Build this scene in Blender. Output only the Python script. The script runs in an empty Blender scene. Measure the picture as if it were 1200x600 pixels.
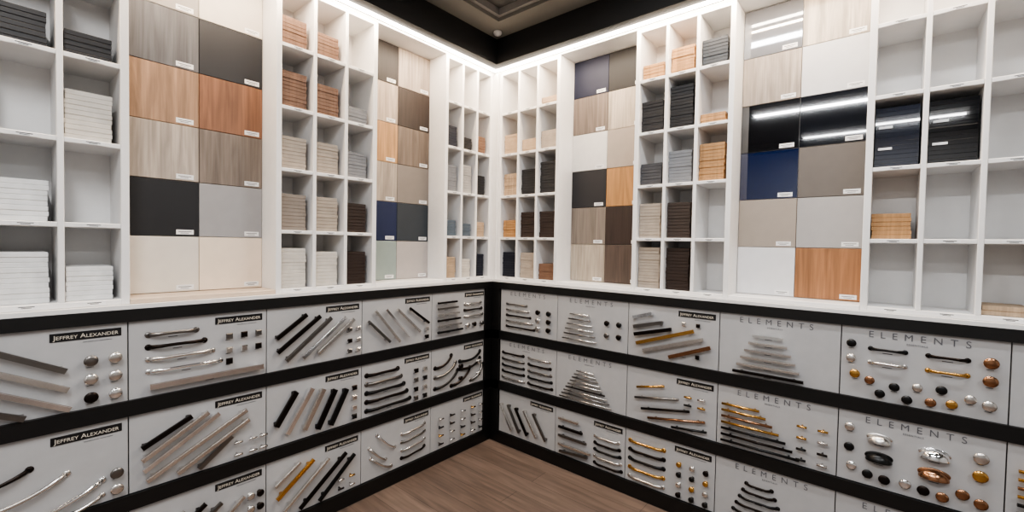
import bpy, math, random
from mathutils import Vector, Matrix
random.seed(7)
sc = bpy.context.scene
try:
    sc.view_settings.look = 'AgX - Medium High Contrast'
except Exception: pass

# ---------------------------------------------------------------- materials
def lin(h):
    h = h.lstrip('#')
    o = []
    for i in (0, 2, 4):
        c = int(h[i:i+2], 16) / 255
        o.append(c/12.92 if c <= 0.04045 else ((c+0.055)/1.055)**2.4)
    return (o[0], o[1], o[2], 1)

_m = {}
def base_mat(name):
    m = bpy.data.materials.new(name); m.use_nodes = True
    nt = m.node_tree
    return m, nt, nt.nodes['Principled BSDF']

def plain(h, rough=0.5, metal=0.0, var=0.06, scale=18, key=None, coat=0.0):
    k = ('p', h, rough, metal, key)
    if k in _m: return _m[k]
    m, nt, b = base_mat((key or 'paint') + '_' + h.strip('#'))
    c = lin(h)
    tc = nt.nodes.new('ShaderNodeTexCoord')
    n = nt.nodes.new('ShaderNodeTexNoise'); n.inputs['Scale'].default_value = scale
    n.inputs['Detail'].default_value = 3
    nt.links.new(tc.outputs['Object'], n.inputs['Vector'])
    r = nt.nodes.new('ShaderNodeValToRGB')
    r.color_ramp.elements[0].position = 0.3; r.color_ramp.elements[1].position = 0.7
    r.color_ramp.elements[0].color = tuple(x*(1-var) for x in c[:3]) + (1,)
    r.color_ramp.elements[1].color = tuple(min(1, x*(1+var)) for x in c[:3]) + (1,)
    nt.links.new(n.outputs['Fac'], r.inputs['Fac'])
    nt.links.new(r.outputs['Color'], b.inputs['Base Color'])
    b.inputs['Roughness'].default_value = rough
    b.inputs['Metallic'].default_value = metal
    if coat: b.inputs['Coat Weight'].default_value = coat; b.inputs['Coat Roughness'].default_value = 0.02; b.inputs['Coat IOR'].default_value = 1.8
    _m[k] = m
    return m

def wood(h, rough=0.55, contrast=0.24, sc_=(16, 16, 1.5)):
    k = ('w', h, rough, sc_)
    if k in _m: return _m[k]
    m, nt, b = base_mat('wood_' + h.strip('#'))
    c = lin(h)
    tc = nt.nodes.new('ShaderNodeTexCoord')
    oi = nt.nodes.new('ShaderNodeObjectInfo')
    mu = nt.nodes.new('ShaderNodeMath'); mu.operation = 'MULTIPLY'; mu.inputs[1].default_value = 40
    nt.links.new(oi.outputs['Random'], mu.inputs[0])
    def layer(scale, nscale, detail, dist, lo, hi):
        mp = nt.nodes.new('ShaderNodeMapping'); mp.inputs['Scale'].default_value = scale
        nt.links.new(tc.outputs['Object'], mp.inputs['Vector'])
        ad = nt.nodes.new('ShaderNodeVectorMath'); ad.operation = 'ADD'
        nt.links.new(mp.outputs['Vector'], ad.inputs[0]); nt.links.new(mu.outputs[0], ad.inputs[1])
        n = nt.nodes.new('ShaderNodeTexNoise'); n.inputs['Scale'].default_value = nscale
        n.inputs['Detail'].default_value = detail; n.inputs['Distortion'].default_value = dist
        nt.links.new(ad.outputs[0], n.inputs['Vector'])
        r = nt.nodes.new('ShaderNodeValToRGB')
        r.color_ramp.elements[0].position = 0.32; r.color_ramp.elements[1].position = 0.68
        r.color_ramp.elements[0].color = lo; r.color_ramp.elements[1].color = hi
        nt.links.new(n.outputs['Fac'], r.inputs['Fac'])
        return r
    a = layer(sc_, 1.3, 7, 1.3, tuple(x*(1-contrast) for x in c[:3]) + (1,), tuple(min(1, x*(1+contrast)) for x in c[:3]) + (1,))
    f = layer((90, 90, 3), 1.0, 3, 0.3, (.78, .77, .76, 1), (1.08, 1.08, 1.08, 1))
    mx = nt.nodes.new('ShaderNodeMix'); mx.data_type = 'RGBA'; mx.blend_type = 'MULTIPLY'; mx.inputs[0].default_value = 1
    nt.links.new(a.outputs['Color'], mx.inputs[6]); nt.links.new(f.outputs['Color'], mx.inputs[7])
    nt.links.new(mx.outputs[2], b.inputs['Base Color'])
    b.inputs['Roughness'].default_value = rough
    _m[k] = m
    return m

def emis(name, col, s):
    m, nt, b = base_mat(name)
    b.inputs['Base Color'].default_value = (0.8, 0.8, 0.8, 1)
    b.inputs['Emission Color'].default_value = col
    b.inputs['Emission Strength'].default_value = s
    return m

WHITE = plain('#e9e8e7', 0.42, var=0.02, key='melamine')
LEDGE = plain('#e0dfde', 0.4, var=0.02, key='ledge')
BLACK = plain('#0a0a0b', 0.42, key='black_laminate')
BLACKW = plain('#09090a', 0.8, key='black_wall_paint')
BOARD = plain('#afafb0', 0.5, var=0.03, key='board')
TAG = plain('#ececec', 0.5, key='tag')
INK = plain('#2a2a2c', 0.6, key='ink')
PLATE = plain('#141416', 0.35, key='plate')
GREYTXT = plain('#606166', 0.4, metal=0.0, key='grey_letter')
CREAMTXT = plain('#d4cdc0', 0.4, key='cream_letter')
NI = plain('#dfdcd8', 0.25, 1.0, key='nickel')
CH = plain('#f4f4f4', 0.1, 1.0, key='chrome')
PW = plain('#84817e', 0.28, 1.0, key='pewter')
DB = plain('#292320', 0.3, 0.85, key='dark_bronze')
BK = plain('#0c0c0d', 0.32, 0.2, key='matte_black')
GD = plain('#d4a660', 0.22, 1.0, key='brass')
RG = plain('#a97f62', 0.22, 1.0, key='rose_bronze')
HW = [NI, CH, PW, DB, BK, GD, RG]
HK = {'n': 0, 'c': 1, 'p': 2, 'd': 3, 'k': 4, 'g': 5, 'r': 6}

# ---------------------------------------------------------------- mesh builder
class MB:
    def __init__(s): s.v = []; s.f = []; s.m = []; s.sm = []
    def box(s, x0, x1, y0, y1, z0, z1, m=0):
        i = len(s.v)
        s.v += [(x0,y0,z0),(x1,y0,z0),(x1,y1,z0),(x0,y1,z0),(x0,y0,z1),(x1,y0,z1),(x1,y1,z1),(x0,y1,z1)]
        for q in ((0,3,2,1),(4,5,6,7),(0,1,5,4),(1,2,6,5),(2,3,7,6),(3,0,4,7)):
            s.f.append([i+k for k in q]); s.m.append(m); s.sm.append(False)
    def slab(s, x0, x1, y0, y1, z0, z1, m=0, c=0.0015):
        i = len(s.v)
        for (z, e) in ((z0, c), (z0+c, 0), (z1-c, 0), (z1, c)):
            s.v += [(x0+e,y0+e,z),(x1-e,y0+e,z),(x1-e,y1-e,z),(x0+e,y1-e,z)]
        s.f.append([i+3,i+2,i+1,i]); s.m.append(m); s.sm.append(False)
        s.f.append([i+12,i+13,i+14,i+15]); s.m.append(m); s.sm.append(False)
        for r in range(3):
            for k in range(4):
                a = i+r*4+k; b = i+r*4+(k+1) % 4
                s.f.append([a, b, b+4, a+4]); s.m.append(m); s.sm.append(False)
    def panel(s, x0, x1, y0, y1, z0, z1, m=0, c=0.002):
        i = len(s.v)
        for (y, e) in ((y0, c), (y0+c, 0), (y1, 0)):
            s.v += [(x0+e,y,z0+e),(x1-e,y,z0+e),(x1-e,y,z1-e),(x0+e,y,z1-e)]
        s.f.append([i, i+1, i+2, i+3]); s.m.append(m); s.sm.append(False)
        s.f.append([i+11, i+10, i+9, i+8]); s.m.append(m); s.sm.append(False)
        for r in range(2):
            for k in range(4):
                a = i+r*4+k; b = i+r*4+(k+1) % 4
                s.f.append([a, a+4, b+4, b]); s.m.append(m); s.sm.append(False)
    def tube(s, pts, w, h, m=0, n=8, taper=None):
        P = [Vector(p) for p in pts]; i0 = len(s.v); N = len(P)
        for j, p in enumerate(P):
            t = (P[min(j+1, N-1)] - P[max(j-1, 0)]).normalized()
            ref = Vector((0, -1, 0))
            if abs(t.dot(ref)) > 0.97: ref = Vector((0, 0, 1))
            b = t.cross(ref).normalized(); nn = b.cross(t).normalized()
            k = taper[j] if taper else 1
            for q in range(n):
                a = 2*math.pi*(q+0.5)/n
                if n == 4: cx, cy = (math.copysign(1, math.cos(a)), math.copysign(1, math.sin(a)))
                else: cx, cy = math.cos(a), math.sin(a)
                s.v.append(tuple(p + b*cx*w*k + nn*cy*h*k))
        for j in range(N-1):
            for q in range(n):
                a = i0+j*n+q; b_ = i0+j*n+(q+1) % n
                s.f.append([a, b_, b_+n, a+n]); s.m.append(m); s.sm.append(n > 4)
        s.f.append([i0+q for q in range(n)][::-1]); s.m.append(m); s.sm.append(False)
        s.f.append([i0+(N-1)*n+q for q in range(n)]); s.m.append(m); s.sm.append(False)
    def lathe(s, x, y, z, prof, m=0, n=16, sx=1, sz=1):
        i0 = len(s.v)
        for r, d in prof:
            for q in range(n):
                a = 2*math.pi*q/n
                s.v.append((x+math.cos(a)*r*sx, y-d, z+math.sin(a)*r*sz))
        for j in range(len(prof)-1):
            for q in range(n):
                a = i0+j*n+q; b_ = i0+j*n+(q+1) % n
                s.f.append([a, b_, b_+n, a+n]); s.m.append(m); s.sm.append(True)
        s.f.append([i0+(len(prof)-1)*n+q for q in range(n)]); s.m.append(m); s.sm.append(True)
    def build(s, name, mats, side=None, loc=(0,0,0), parent=None):
        me = bpy.data.meshes.new(name); me.from_pydata(s.v, [], s.f)
        for mt in mats: me.materials.append(mt)
        me.polygons.foreach_set('material_index', s.m)
        me.polygons.foreach_set('use_smooth', s.sm)
        me.update()
        o = bpy.data.objects.new(name, me); sc.collection.objects.link(o)
        if parent: o.parent = parent; o.location = loc
        else: place(o, side, *loc)
        return o

def place(o, side, X, Y, Z):
    if side == 'L': o.location = (-Y, X, Z); o.rotation_euler = (0, 0, math.pi/2)
    else: o.location = (X, Y, Z)

# ---------------------------------------------------------------- shelving
UT = 2.79      # top of the units
HT = 2.806     # top of header board
CT = 2.985     # ceiling height
ZR = [1.255, 1.553, 1.866, 2.178, 2.488, 2.768]   # shelf levels (top faces)
T = 0.018
def unit(side, X0, X1, stacks, depth=0.25, pw=0.026):
    b = MB(); W = X1-X0
    b.panel(0, pw, 0, depth, 0, UT-1.233)
    b.panel(W-pw, W, 0, depth, 0, UT-1.233)
    b.box(pw, W-pw, depth-0.006, depth, 0, UT-1.233)
    iw = (W-2*pw-2*T)/3
    zb = 1.233
    b.panel(pw, W-pw, 0.0, depth-0.006, 0, ZR[0]-zb)
    b.panel(pw, W-pw, 0.0, depth-0.006, ZR[5]-zb, UT-zb)
    cols = []
    for c in range(3):
        x0 = pw + c*(iw+T); cols.append((x0, x0+iw))
        if c < 2: b.panel(x0+iw, x0+iw+T, 0.0, depth-0.006, ZR[0]-zb, ZR[5]-zb)
        for r in range(1, 5):
            b.panel(x0, x0+iw, 0.002, depth-0.006, ZR[r]-T-zb, ZR[r]-zb)
        for r in range(0, 5):
            zz = ZR[r]-zb-0.0155
            cx = x0+iw*0.5
            b.box(cx-0.032, cx+0.032, -0.0008, 0.0, zz, zz+0.013, 1)
            b.box(cx-0.02, cx+0.02, -0.0012, -0.0008, zz+0.007, zz+0.0095, 2)
            b.box(cx-0.012, cx+0.012, -0.0012, -0.0008, zz+0.003, zz+0.005, 2)
    b.build('cubby_shelving_unit', [WHITE, TAG, INK], side, (X0, 0, zb))
    for r in range(5):          # r=0 top
        for c in range(3):
            st = stacks[r][c]
            if not st: continue
            h, n = st[0], st[1]; kind = st[2] if len(st) > 2 else 'm'
            x0, x1 = cols[c]; w = (x1-x0)
            g = kind == 'g'
            s = MB(); sw = min(0.132, w*0.84); dp = 0.17; th = 0.0186
            if g: sw = w*0.93
            off = -w*0.5 + 0.004 + sw/2
            for k in range(n):
                jm = 0.0004 if g else 0.0022
                j = random.uniform(-jm, jm); jy = random.uniform(-jm, jm)
                s.slab(-sw/2+j, sw/2+j, -dp/2+jy, dp/2+jy, k*th, (k+1)*th, 0, 0.0009 if g else 0.002)
                if g and k in (n//3, 2*n//3):
                    s.box(-sw*0.42, -sw*0.1, -dp/2-0.0025, -dp/2-0.0005, k*th+.003, k*th+0.013, 1)
            mt = wood(h, 0.55, 0.18) if kind == 'w' else plain(h, 0.07 if g else 0.5, var=0.1, key='sample', coat=1.0 if g else 0)
            s.build('door_sample_stack', [mt, TAG], side, (X0+(x0+x1)/2+off, 0.035+dp/2, ZR[4-r]+0.0004))

BR = '#775a48'; TN = '#b39c82'; CR = '#cfc9c0'; WH = '#e2e2e1'; GY = '#7c7e82'; DK = '#1f2024'; DBR = '#2e211c'; NV = '#141a29'; BG = '#a99d90'; TP = '#8d8278'; OR = '#b1875b'; BG2='#56626d'
U1 = [[None, (DK, 5), (DK, 4)], [(DK, 6), (DK, 7), (DK, 5)], [(CR, 7), None, (CR, 10)], [None, (WH, 8), None], [(WH, 8), (WH, 10), (WH, 7)]]
U2 = [[(BR, 8, 'w'), (BR, 7, 'w'), None], [(BR, 10, 'w'), (BR, 9, 'w'), (GY, 5)], [(BG, 9), (BG, 9), (GY, 8)], [(TP, 10), (BG, 10), (DBR, 9)], [(CR, 11), (CR, 10), (DBR, 10)]]
U3 = [[None, None, None], [(NV, 8), (DK, 5), (BR, 7)], [(GY, 10), ('#a7a5a2', 11), (DK, 8)], [(BG2, 6), (BG2, 5), (TN, 6)], [(TN, 8), (CR, 7), (NV, 9)]]
U4 = [[None, None, (TN, 3)], [(TN, 8), (TN, 5), (BG, 7)], [(TN, 9, 'w'), (DK, 10), (DK, 12)], [(OR, 7, 'w'), (DBR, 10), (DBR, 10)], [(NV, 10), (BG, 10), (BR, 6)]]
U5 = [[(OR, 5, 'w'), (OR, 8, 'w'), ('#34393f', 8)], [(DK, 10), ('#141519', 13), (OR, 3, 'w')], [('#444549', 7), (GY, 10), (OR, 11, 'w')], [(BG, 11), ('#3c312b', 11), None], [(BG, 13), ('#30231d', 13), None]]
U6 = [[None]*3, [None]*3, [(NV, 14, 'g'), ('#0b0c10', 14, 'g'), None], [(OR, 6, 'w'), None, None], [None, None, (TN, 2, 'w')]]
LM = [-0.02, -0.49, -1.02, -1.585, -2.14, -2.70, -3.25]
unit('L', LM[1], LM[0], U3)
unit('L', LM[3], LM[2], U2)
unit('L', LM[5], LM[4], U1)
RM = [0.05, 0.60, 1.145, 1.69, 2.235, 2.79, 3.34]
unit('R', RM[0], RM[1], U4)
unit('R', RM[2], RM[3], U5)
unit('R', RM[4], RM[5], U6)

# ---------------------------------------------------------------- door sample bays
PT = 2.787; PP = (PT-1.2545)/6
def bay(side, X0, X1, left, right, ledge=WHITE):
    g = 0.001
    W = X1-X0-2*g
    b = MB()
    b.box(0, W, 0.192, 0.21, 0, UT-1.233)
    b.panel(0, W, 0.0, 0.192, 0, 0.02, 1)
    b.build('door_sample_niche', [WHITE, ledge], side, (X0+g, 0, 1.233))
    pw = W/2
    for c, colr in enumerate((left, right)):
        for r in range(6):
            h = colr[r]; kind = h[0]; hx = h[1:]
            zt = PT - r*PP
            p = MB(); hw = pw/2-0.0012; hh = PP/2-0.0012
            p.panel(-hw, hw, -0.0095, 0.0095, -hh, hh, 0, 0.0012)
            lx = hw-0.075 if c == 0 else hw-0.07
            p.box(lx-0.012, lx+0.055, -0.0102, -0.0095, -hh+0.008, -hh+0.03, 1)
            p.box(lx-0.004, lx+0.046, -0.0106, -0.0102, -hh+0.020, -hh+0.0225, 2)
            p.box(lx+0.004, lx+0.036, -0.0106, -0.0102, -hh+0.0135, -hh+0.0155, 2)
            if kind == 'w': mt = wood('#'+hx)
            elif kind == 'g': mt = plain('#'+hx, 0.06, var=0.02, key='gloss', coat=1.0)
            else: mt = plain('#'+hx, 0.58, var=0.03, key='satin')
            p.build('cabinet_door_sample', [mt, TAG, INK], side, (X0+g+pw*(c+0.5), 0.1815, zt-PP/2))

B1L = ['m9a958e', 'w626265', 'w9d7f66', 'wa99f95', 'm1c1d21', 'mdad3c9']
B1R = ['mcfc8bd', 'm26272b', 'w875f47', 'w7b7067', 'm9c9b9c', 'mead9c6']
B2L = ['w241f1e', 'wafa091', 'wb78e62', 'waa9f93', 'm112045', 'm8d9a96']
B2R = ['wa4988d', 'w352b26', 'w73665b', 'm827a73', 'm2f363d', 'mada7a4']
B3L = ['m0c1530', 'w7b6f66', 'mdcdad7', 'm222226', 'w7e746b', 'waa9f91']
B3R = ['m0f1014', 'wb7ac9d', 'ma4998e', 'wb08353', 'w362924', 'w574a43']
B4L = ['g777a80', 'w9f958b', 'g0e0f13', 'g0b1a3e', 'm9d9389', 'mdadadc']
B4R = ['wbab1a4', 'gd8d9dc', 'g090c15', 'm66605b', 'ga9a6a4', 'w996c49']
bay('L', LM[2], LM[1], B2L, B2R)
bay('L', LM[4], LM[3], B1L, B1R, ledge=plain('#cbb9a6', .4, key='tan_ledge'))
bay('L', LM[6], LM[5], B3L, B4R)
bay('R', RM[1], RM[2], B3L, B3R)
bay('R', RM[3], RM[4], B4L, B4R)
bay('R', RM[5], RM[6], B1L, B2R)
b = MB(); b.box(-0.019, 0.049, -0.019, 0.03, 1.233, UT)
b.build('trim_1', [WHITE])
b = MB(); b.box(-0.25, 0, -3.275, -3.2505, 0.0, HT-.001); b.build('trim_2', [WHITE])
b = MB(); b.box(3.3405, 3.365, 0, 0.25, 0.0, HT-.001); b.build('trim_3', [WHITE])

# ---------------------------------------------------------------- header, ledge, base
b = MB(); b.box(-0.25, 0, -3.25, 0.25, UT+.0005, HT-.001); b.box(0.0, 3.34, 0, 0.25, UT+.0005, HT-.001); b.build('trim_4', [WHITE])
b = MB(); b.box(-0.25, 0.03, -3.25, 0.25, 1.216, 1.2325); b.box(0.03, 3.34, -0.03, 0.25, 1.216, 1.2325)
b.build('display_ledge', [LEDGE])
b = MB(); b.box(-0.27, 0.12, -4.9, 0.27, HT, CT); b.box(0.12, 4.9, -0.12, 0.27, HT, CT)
b.build('trim_soffit', [BLACKW])
ROWS = [(1.166, 0.850), (0.788, 0.468), (0.406, 0.085)]
rails = [(1.166, 1.2155), (0.788, 0.850), (0.406, 0.468), (0.0, 0.085)]
b = MB(); b.box(-0.25, 0.012, -3.25, 0.0, 0, 1.2155)
for z0, z1 in rails: b.box(0.012, 0.034, -3.25, -0.034, z0, z1)
b.box(0.012, 0.034, -0.104, -0.034, 0.085, 1.166)
b.box(-0.25, 0.012, 0.0, 0.25, 0, 1.2155)
b.build('black_display_base', [BLACK])
b = MB(); b.box(0.0125, 3.34, -0.012, 0.25, 0, 1.2155)
for z0, z1 in rails: b.box(0.0345, 3.34, -0.034, -0.012, z0, z1)
b.box(0.0345, 0.112, -0.034, -0.012, 0.085, 1.166)
b.build('black_display_base', [BLACK])

# ---------------------------------------------------------------- hardware boards
BW, BH = 0.511, 0.317
KP = [(0.55,0),(0.5,0.12),(0.32,0.2),(0.3,0.7),(0.6,0.9),(0.95,1.0),(1.0,1.15),(0.95,1.3),(0.6,1.42),(0.05,1.46)]
def mk(s): return HK[s]
def hw_add(b, it):
    k = it[0]
    X = lambda u: (u-0.5)*BW
    Z = lambda v: (0.5-v)*BH
    F = 0.0
    if k in ('bar', 'flat', 'rod', 'arch', 'bow'):
        _, u0, v0, u1, v1, w, m = it; m = mk(m)
        p0 = Vector((X(u0), F, Z(v0))); p1 = Vector((X(u1), F, Z(v1)))
        so = 0.024
        if k in ('bar', 'flat', 'rod'):
            off = Vector((0, -so, 0))
            if k == 'rod': b.tube([p0+off, p1+off], w, w, m, 8)
            else:
                hh = w*0.5 if k == 'flat' else w*0.9
                d = (p1-p0).normalized(); e = d*0.003
                b.tube([p0+off, p1+off], w, hh, m, 4)
                f = Vector((0, -hh-0.0012, 0))
                b.tube([p0+off+e+f, p1+off-e+f], w*0.72, 0.0012, m, 4)
            ins = 0.13 if k != 'flat' else 0.06
            for q in (ins, 1-ins):
                pp = p0.lerp(p1, q)
                b.tube([pp, pp+off], w*0.75, w*0.75, m, 4 if k != 'rod' else 8)
        else:
            pts = []; tp = []
            N = 15
            d = (p1-p0)
            for j in range(N):
                q = j/(N-1); a = math.sin(math.pi*q)
                if k == 'arch':
                    off = Vector((0, -so*0.9*min(1, (a*1.6)**0.6), 0)); dip = Vector((0, 0, 0.015*d.length*a))
                else:
                    off = Vector((0, -so*(a**0.5), 0)); dip = Vector((0, 0, -0.08*d.length*a))
                pts.append(p0.lerp(p1, q)+off+dip); tp.append(1.25-0.35*a)
            b.tube(pts, w, w*0.7, m, 8, tp)
            for pp in (p0, p1):
                b.lathe(pp.x, 0, pp.z, [(w*1.7, 0), (w*1.7, .003), (w*1.2, .006)], m, 10)
        mid = p0.lerp(p1, 0.5)
        if abs(v1-v0) < 0.1:
            b.box(mid.x-0.016, mid.x+0.016, -0.0005, 0, mid.z-w-0.011, mid.z-w-0.0085, 7)
    elif k == 'knob':
        _, u, v, r, m = it
        b.lathe(X(u), 0, Z(v), [(a*r, d*0.019) for a, d in KP], mk(m), 16)
        b.box(X(u)-0.01, X(u)+0.01, -0.0005, 0, Z(v)-r-0.008, Z(v)-r-0.006, 7)
    elif k == 'sq':
        _, u, v, r, m = it
        b.lathe(X(u), 0, Z(v), [(r*.6, 0), (r*.4, .004), (r*.4, .016)], mk(m), 10)
        b.panel(X(u)-r, X(u)+r, -0.026, -0.016, Z(v)-r, Z(v)+r, mk(m), 0.003)
        b.box(X(u)-0.01, X(u)+0.01, -0.0005, 0, Z(v)-r-0.008, Z(v)-r-0.006, 7)
    elif k == 'tee':
        _, u, v, r, m = it
        b.tube([(X(u), 0, Z(v)), (X(u), -0.026, Z(v))], 0.004, 0.004, mk(m), 8)
        b.tube([(X(u)-r, -0.026, Z(v)), (X(u)+r, -0.026, Z(v))], 0.0055, 0.0055, mk(m), 8)
    elif k == 'cup':
        _, u, v, r, m = it
        m = mk(m); x, z = X(u), Z(v)
        b.lathe(x, 0, z, [(r, 0), (r, .003), (r*.93, .0045)], m, 28, 1, 0.44)
        i0 = len(b.v); NA, NB = 18, 9
        for i in range(NA+1):
            a = math.pi*i/NA
            for j in range(NB+1):
                e = math.pi/2*j/NB
                b.v.append((x+r*0.95*math.cos(a), -0.004-0.034*math.sin(a)*math.cos(e), z-0.36*r+r*0.74*math.sin(a)*math.sin(e)))
        for i in range(NA):
            for j in range(NB):
                a = i0+i*(NB+1)+j
                b.f.append([a, a+NB+1, a+NB+2, a+1]); b.m.append(m); b.sm.append(True)
        b.box(x-0.016, x+0.016, -0.0005, 0, z-r*.5-0.012, z-r*.5-0.0095, 7)

def text(parent, s, x, z, size, mat, y=-0.001, space=1.0, caps=False):
    c = bpy.data.curves.new('title_lettering', 'FONT'); c.body = s; c.size = size
    c.align_x = 'CENTER'; c.align_y = 'CENTER'; c.extrude = 0.0004; c.space_character = space
    c.resolution_u = 3
    if caps:
        c.small_caps_scale = 0.78
        for ch in c.body_format: ch.use_small_caps = True
    c.materials.append(mat)
    o = bpy.data.objects.new('title_lettering', c); sc.collection.objects.link(o)
    o.parent = parent; o.location = (x, y, z); o.rotation_euler = (math.pi/2, 0, 0)

def board(side, X0, row, brand, items):
    z1, z0 = ROWS[row]
    b = MB(); b.panel(-BW/2, BW/2, 0, 0.007, -BH/2, BH/2, 0, 0.001)
    o = b.build('hardware_display_board', [BOARD], side, (X0+0.515/2, -0.0195, (z0+z1)/2))
    h = MB()
    for it in items: hw_add(h, it)
    h.build('pulls_and_knobs', HW+[INK], parent=o)
    if brand == 'J':
        p = MB(); p.panel(-0.098, 0.098, -0.003, 0, -0.0155, 0.0155, 0, 0.001)
        px = BW*0.5-0.116; pz = BH*0.5-0.036
        t = p.build('title_plate', [PLATE], parent=o, loc=(px, 0, pz))
        text(o, 'Jeffrey Alexander', px, pz-0.001, 0.0235, CREAMTXT, -0.0036, 1.0, True)
        text(o, 'DECORATIVE HARDWARE', px+0.03, pz-0.026, 0.006, GREYTXT, -0.001, 1.2)
    elif brand == 'E':
        text(o, 'ELEMENTS', -0.005, BH*0.5-0.031, 0.039, GREYTXT, -0.001, 2.0)
        text(o, 'ESSENTIALS', -0.005, BH*0.5-0.058, 0.010, GREYTXT, -0.001, 1.3)

def pyr(u, v0, v1, n, l0, l1, kind, cols, w=0.005, anchor='c'):
    out = []
    for i in range(n):
        q = i/(n-1); l = l0+(l1-l0)*q; v = v0+(v1-v0)*q
        a = u-l/2 if anchor == 'c' else u
        out.append((kind, a, v, a+l, v, w, cols[i % len(cols)]))
    return out
def grid(us, vs, kind, r, cols):
    out = []; k = 0
    for v in vs:
        for u in us:
            out.append((kind, u, v, r, cols[k % len(cols)])); k += 1
    return out
def diag(starts, ends, kind, w, cols):
    return [(kind, a[0], a[1], c[0], c[1], w, cols[i % len(cols)]) for i, (a, c) in enumerate(zip(starts, ends))]

L = {}
L['A0'] = diag([(.14,.02),(.14,.24),(.14,.46),(.14,.70)], [(.66,.50),(.67,.72),(.68,.95),(.46,.96)], 'flat', .010, 'pncp') + grid((.79,.925),(.42,.64,.86),'knob',.021,'pnnndc')
L['A1'] = [('bow',.1,.45,.48,.36,.007,'d'),('bow',.15,.72,.66,.52,.008,'n'),('bow',.3,.92,.85,.72,.008,'c'),('bow',.5,.99,.85,.9,.006,'n'),('knob',.93,.66,.021,'p'),('knob',.93,.86,.021,'n')]
L['A2'] = pyr(.4,.3,.9,5,.3,.5,'bar','dn') + grid((.8,.92),(.4,.7),'knob',.019,'pd')
L['B0'] = pyr(.12,.20,.68,4,.32,.5,'arch','pdnc',.0075,'l') + [('flat',.12,.86,.96,.86,.012,'c')] + grid((.68,.8,.92),(.34,.54),'sq',.013,'pdpncd') + [('sq',.68,.70,.013,'d')]
L['B1'] = diag([(.07,.44),(.07,.60),(.08,.74),(.1,.88),(.3,.90),(.45,.93)],[(.40,.17),(.52,.17),(.60,.22),(.82,.27),(.84,.42),(.7,.6)],'flat',.010,'dncnnp') + grid((.75,.87,.96),(.72,.9),'tee',.018,'ncn')
L['B2'] = diag([(.1,.5),(.1,.75),(.15,.9),(.4,.9)],[(.35,.25),(.5,.25),(.62,.32),(.8,.35)],'bar',.008,'ndpn') + grid((.86,.94),(.4,.6,.8),'knob',.017,'nd')
L['C0'] = diag([(.07,.48),(.08,.70),(.16,.85),(.32,.85),(.48,.82)],[(.36,.15),(.50,.2),(.62,.25),(.78,.27),(.88,.32)],'flat',.010,'ddpcn') + grid((.84,.94),(.5,.7,.88),'sq',.011,'pndn')
L['C1'] = diag([(.07,.66),(.17,.82),(.34,.84),(.48,.9),(.62,.9)],[(.26,.18),(.42,.18),(.54,.24),(.67,.3),(.8,.34)],'flat',.013,'dcndk') + grid((.9,),(.36,.54,.72,.88),'sq',.013,'dnck')
L['C2'] = diag([(.06,.4),(.08,.62),(.14,.85),(.3,.92),(.5,.93)],[(.3,.14),(.44,.18),(.60,.25),(.8,.27),(.9,.35)],'bar',.008,'ngndk') + grid((.74,.87),(.72,.88),'tee',.016,'ngd')
L['D0'] = diag([(.05,.40),(.14,.22),(.28,.22),(.44,.24),(.62,.25)],[(.34,.85),(.48,.88),(.62,.82),(.78,.75),(.92,.6)],'bar',.007,'pncnd') + grid((.9,),(.72,.88),'sq',.012,'nd')
L['D1'] = pyr(.06,.22,.88,5,.42,.6,'arch','dpkdk',.009,'l') + grid((.74,.88),(.34,.53,.72,.9),'sq',.013,'dnpk')
L['D2'] = [('bow',.1,.4,.32,.72,.007,'n'),('bow',.2,.2,.45,.55,.007,'c'),('bow',.12,.6,.4,.9,.007,'n')] + [('arch',.55,.36+.16*i,.9,.30+.16*i,.007,'npcd'[i]) for i in range(4)]
L['E0'] = pyr(.06,.22,.85,6,.34,.45,'bar','dpndnk',.006,'l') + pyr(.58,.32,.6,3,.32,.36,'arch','ndn',.007,'l') + grid((.62,.75,.9),(.8,),'knob',.017,'ndp')
L['E1'] = diag([(.06,.42),(.06,.62),(.06,.86),(.35,.9)],[(.34,.22),(.42,.4),(.46,.58),(.7,.6)],'bow',.009,'dpkd') + diag([(.5,.40),(.5,.58),(.72,.9)],[(.9,.28),(.9,.44),(.95,.6)],'bow',.009,'kdp')+ grid((.5,.85),(.78,.5),'knob',.018,'dn')
L['E2'] = grid((.14,.34,.54,.74,.9),(.32,.5,.68,.86),'tee',.02,'ndcgnkd')
R = {}
R['A0'] = pyr(.12,.34,.86,5,.36,.5,'arch','pndnd',.006,'l') + grid((.7,.88),(.44,.62,.8),'knob',.018,'dkndnd')
R['A1'] = pyr(.06,.30,.88,5,.38,.4,'arch','dpkdn',.007,'l') + pyr(.54,.30,.88,5,.36,.4,'arch','ndpkd',.007,'l')
R['A2'] = diag([(.06,.3),(.2,.28),(.34,.30),(.5,.30),(.66,.30)],[(.28,.85),(.42,.85),(.56,.85),(.72,.82),(.88,.82)],'flat',.009,'npdnp')
R['B0'] = pyr(.36,.36,.88,6,.28,.5,'rod','npnnpn',.005) + grid((.74,.9),(.46,.70),'knob',.017,'dkpd')
R['B1'] = pyr(.46,.32,.92,9,.25,.75,'rod','nnpnndnp',.005)
R['B2'] = pyr(.08,.2,.75,4,.3,.48,'bar','ndpn',.007,'l') + pyr(.6,.36,.9,5,.32,.36,'arch','ndk',.007,'l') + [('bar',.1,.9,.52,.84,.007,'p')]
R['C0'] = diag([(.07,.27),(.08,.44),(.09,.58),(.12,.74),(.2,.86),(.5,.9)],[(.30,.16),(.42,.30),(.52,.40),(.76,.38),(.86,.50),(.93,.62)],'flat',.010,'cpdgnr') + grid((.65,.8),(.82,.28),'sq',.010,'nd')
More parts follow.
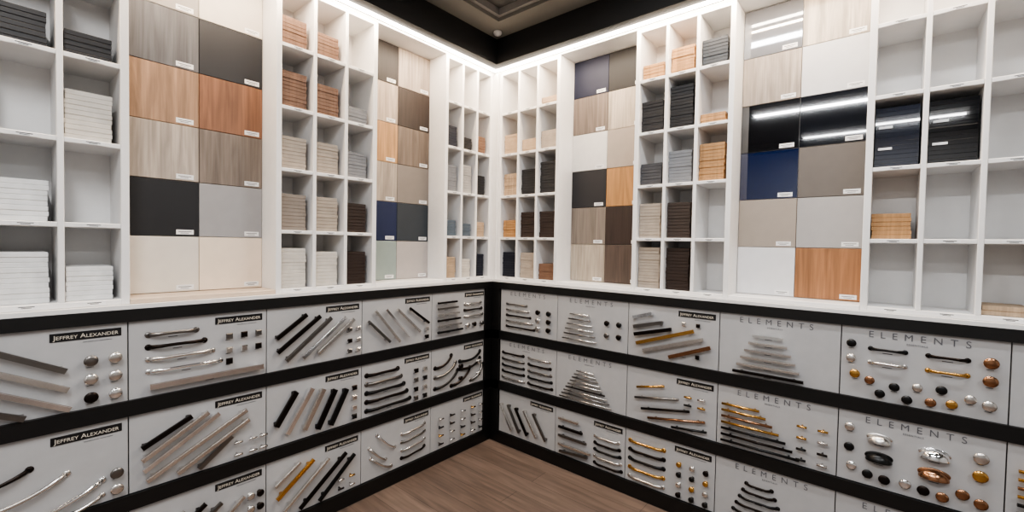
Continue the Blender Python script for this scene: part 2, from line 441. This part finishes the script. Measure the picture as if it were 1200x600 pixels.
R['C1'] = diag([(.14,.36),(.12,.56),(.2,.74),(.28,.88)],[(.46,.24),(.62,.42),(.74,.58),(.9,.7)],'rod',.007,'gpdr') + grid((.72,.86),(.34,.48),'tee',.02,'gnkg') + [('rod',.55,.93,.92,.86,.006,'k')]
R['C2'] = [('arch',.06,.22+.17*i,.46,.22+.17*i,.008,'gdkgd'[i]) for i in range(4)] + [('arch',.06,.9,.46,.9,.008,'n')] + grid((.64,.78,.92),(.36,.54,.72,.9),'knob',.015,'gndkkgn')
R['D0'] = pyr(.44,.32,.92,6,.26,.60,'bar','cncnnd',.0062)
R['D1'] = pyr(.05,.30,.90,7,.34,.68,'rod','ggrgkdk',.0065,'l') + grid((.74,.9),(.38,.55,.72,.88),'tee',.02,'gggnkdkn')
R['D2'] = pyr(.4,.32,.92,6,.22,.5,'arch','ddkdkk',.006) + grid((.84,),(.5,.7),'knob',.018,'dk')
R['E0'] = [('arch',.2,.29,.42,.29,.006,'k'),('arch',.2,.48,.42,.48,.006,'n'),('arch',.56,.29,.78,.29,.006,'d'),('arch',.56,.48,.78,.48,.006,'g')] + \
  [('knob',.07,.24,.018,'k'),('knob',.07,.45,.018,'n'),('knob',.1,.66,.019,'g'),('knob',.2,.72,.018,'r'),('knob',.27,.88,.018,'k'),('knob',.36,.76,.018,'k'),('knob',.44,.90,.018,'k'),
   ('knob',.5,.72,.017,'n'),('knob',.58,.88,.018,'r'),('knob',.64,.70,.018,'k'),('knob',.7,.86,.018,'g'),('knob',.8,.76,.018,'n'),('knob',.9,.28,.022,'r'),('knob',.9,.50,.022,'r'),('knob',.9,.80,.021,'n')]
R['E1'] = [('cup',.28,.31,.044,'n'),('cup',.62,.35,.05,'c'),('cup',.28,.57,.048,'k'),('cup',.62,.61,.05,'r'),
   ('knob',.08,.22,.019,'n'),('knob',.08,.5,.019,'k'),('knob',.1,.76,.019,'c'),('knob',.21,.82,.019,'k'),('knob',.32,.84,.02,'d'),('knob',.45,.82,.02,'c'),('knob',.56,.84,.02,'d'),('knob',.67,.86,.02,'r'),
   ('knob',.87,.26,.023,'n'),('knob',.87,.48,.023,'g'),('knob',.78,.76,.021,'r'),('knob',.88,.82,.021,'r')]
R['E2'] = pyr(.4,.3,.9,5,.3,.6,'arch','nkgnd',.006) + grid((.8,.92),(.4,.6,.8),'knob',.019,'ngk')
for ci, cn in enumerate('ABCDE'):
    for r in range(3):
        board('L', -2.665+0.515*ci-0.0, r, 'J', L[cn+str(r)])
for r in range(3): board('L', -2.665-0.515, r, 'J', L['C'+str(r)])
brands = {'A': 'EEJ', 'B': 'EEJ', 'C': 'JJJ', 'D': 'EEE', 'E': 'EEE'}
for ci, cn in enumerate('ABCDE'):
    for r in range(3):
        board('R', 0.115+0.515*ci, r, brands[cn][r], R[cn+str(r)])
for r in range(3): board('R', 0.115+0.515*5, r, 'E', R['D'+str(r)])

# ---------------------------------------------------------------- room
WALLM = plain('#b9b9b9', 0.8, key='wall_paint', scale=4, var=0.03)
def rbox(name, x0, x1, y0, y1, z0, z1, m):
    b = MB(); b.box(x0, x1, y0, y1, z0, z1); return b.build(name, [m])
rbox('wall_west', -0.37, -0.27, -5.0, 0.37, 0, 3.3, WALLM)
rbox('wall_north', -0.27, 5.0, 0.27, 0.37, 0, 3.3, WALLM)
rbox('wall_south', -0.37, 5.0, -5.1, -5.0, 0, 3.3, WALLM)
rbox('wall_east', 5.0, 5.1, -5.1, 0.37, 0, 3.3, WALLM)
m, nt, bs = base_mat('plank_floor')
tc = nt.nodes.new('ShaderNodeTexCoord')
br = nt.nodes.new('ShaderNodeTexBrick')
br.inputs['Scale'].default_value = 1; br.inputs['Brick Width'].default_value = 1.3; br.inputs['Row Height'].default_value = 0.15
br.inputs['Mortar Size'].default_value = 0.0012; br.inputs['Mortar'].default_value = lin('#2a2421')
br.inputs['Color1'].default_value = lin('#74655c'); br.inputs['Color2'].default_value = lin('#63554d')
nt.links.new(tc.outputs['Object'], br.inputs['Vector'])
mp = nt.nodes.new('ShaderNodeMapping'); mp.inputs['Scale'].default_value = (1.5, 18, 1)
nt.links.new(tc.outputs['Object'], mp.inputs['Vector'])
nz = nt.nodes.new('ShaderNodeTexNoise'); nz.inputs['Scale'].default_value = 2; nz.inputs['Detail'].default_value = 6; nz.inputs['Distortion'].default_value = 0.6
nt.links.new(mp.outputs['Vector'], nz.inputs['Vector'])
rp = nt.nodes.new('ShaderNodeValToRGB'); rp.color_ramp.elements[0].position = .3; rp.color_ramp.elements[1].position = .7
rp.color_ramp.elements[0].color = (.66, .66, .66, 1); rp.color_ramp.elements[1].color = (1.15, 1.13, 1.11, 1)
nt.links.new(nz.outputs['Fac'], rp.inputs['Fac'])
mx = nt.nodes.new('ShaderNodeMix'); mx.data_type = 'RGBA'; mx.blend_type = 'MULTIPLY'; mx.inputs[0].default_value = 1
nt.links.new(br.outputs['Color'], mx.inputs[6]); nt.links.new(rp.outputs['Color'], mx.inputs[7])
nt.links.new(mx.outputs[2], bs.inputs['Base Color']); bs.inputs['Roughness'].default_value = 0.42
rbox('floor', -0.37, 5.1, -5.1, 0.37, -0.1, 0.0, m)
CEIL = plain('#74736f', 0.85, key='ceiling_paint', scale=5, var=0.03)
CEIL2 = plain('#575655', 0.85, key='ceiling_inset', scale=5, var=0.03)
c0 = CT+.0005; c1 = CT+.07
b = MB(); b.box(-0.37, 5.1, -5.1, 0.37, c1, 3.3, 1)
b.box(-0.37, 0.30, -5.1, 0.37, c0, c1); b.box(0.30, 5.1, -0.30, 0.37, c0, c1)
b.box(4.4, 5.1, -5.1, -0.30, c0, c1); b.box(0.30, 4.4, -5.1, -4.6, c0, c1)
b.build('ceiling', [CEIL, CEIL2])
b = MB()
b.box(0.30, 0.325, -4.6, -0.30, CT+.025, c1); b.box(0.325, 4.4, -0.325, -0.30, CT+.025, c1)
b.build('trim_5', [plain('#8c8a88', .6, key='tray_trim')])
b = MB()
i0=len(b.v); n=16
for z, r in ((CT,.028),(CT-.01,.03),(CT-.022,.022),(CT-.028,.008)):
    for q in range(n):
        a=2*math.pi*q/n; b.v.append((0.2+math.cos(a)*r, -0.2+math.sin(a)*r, z))
for j in range(3):
    for q in range(n):
        a=i0+j*n+q; c=i0+j*n+(q+1)%n; b.f.append([a,a+n,c+n,c]); b.m.append(0); b.sm.append(True)
b.f.append([i0+3*n+q for q in range(n)]); b.m.append(0); b.sm.append(True)
b.build('ceiling_sprinkler_cap', [TAG])

# ---------------------------------------------------------------- lights
def area(name, loc, sx, sy, power, col, rot=(0,0,0)):
    l = bpy.data.lights.new(name, 'AREA'); l.shape = 'RECTANGLE'; l.size = sx; l.size_y = sy
    l.energy = power; l.color = col
    o = bpy.data.objects.new(name, l); sc.collection.objects.link(o); o.location = loc; o.rotation_euler = rot
    return o
WARM = (1.0, 0.77, 0.55)
LED = emis('led_strip', (1.0, 0.87, 0.72, 1), 55)
b = MB(); b.box(0.03, 0.048, -3.25, -0.03, HT-.011, HT-.0002); b.box(0.048, 3.34, -0.048, -0.03, HT-.011, HT-.0002)
b.build('led_strip_light', [LED])
area('led_strip_lamp', (0.10, -1.68, HT-.015), 0.02, 3.1, 30, WARM, (0, math.radians(12), 0))
area('led_strip_lamp', (1.73, -0.10, HT-.015), 3.1, 0.02, 30, WARM, (math.radians(12), 0, 0))
FIX = plain('#d8d8d8', .4, key='fixture'); DIFF = emis('diffuser', (.97, .98, 1, 1), 2)
for (x, y, sx, sy, p) in ((1.9, -0.78, 1.5, 0.10, 27), (1.9, -2.75, 1.5, 0.10, 52), (3.6, -2.2, .1, 1.4, 30), (2.2, -4.2, 1.5, .1, 28)):
    b = MB(); b.box(-sx/2-.02, sx/2+.02, -sy/2-.02, sy/2+.02, 0.012, 0.06, 0); b.box(-sx/2, sx/2, -sy/2, sy/2, 0.006, 0.012, 1)
    o = b.build('linear_ceiling_light', [FIX, DIFF], None, (x, y, c1-.0605))
    area('linear_ceiling_lamp', (x, y, c1-.06), sx, sy, p, (0.98, 0.99, 1.0))

w = bpy.data.worlds.new('world'); sc.world = w; w.use_nodes = True
w.node_tree.nodes['Background'].inputs[0].default_value = (0.5, 0.5, 0.52, 1)
w.node_tree.nodes['Background'].inputs[1].default_value = 0.1

# ---------------------------------------------------------------- camera
cam = bpy.data.cameras.new('camera'); co = bpy.data.objects.new('camera', cam); sc.collection.objects.link(co)
cam.sensor_width = 36; cam.lens = 36*515/1200; cam.clip_start = 0.02
co.matrix_world = Matrix.Translation((2.305, -2.50, 1.50)) @ Matrix.Rotation(math.radians(40.1), 4, 'Z') @ Matrix.Rotation(math.radians(90-1.5), 4, 'X') @ Matrix.Rotation(math.radians(1.03), 4, 'Z')
sc.camera = co
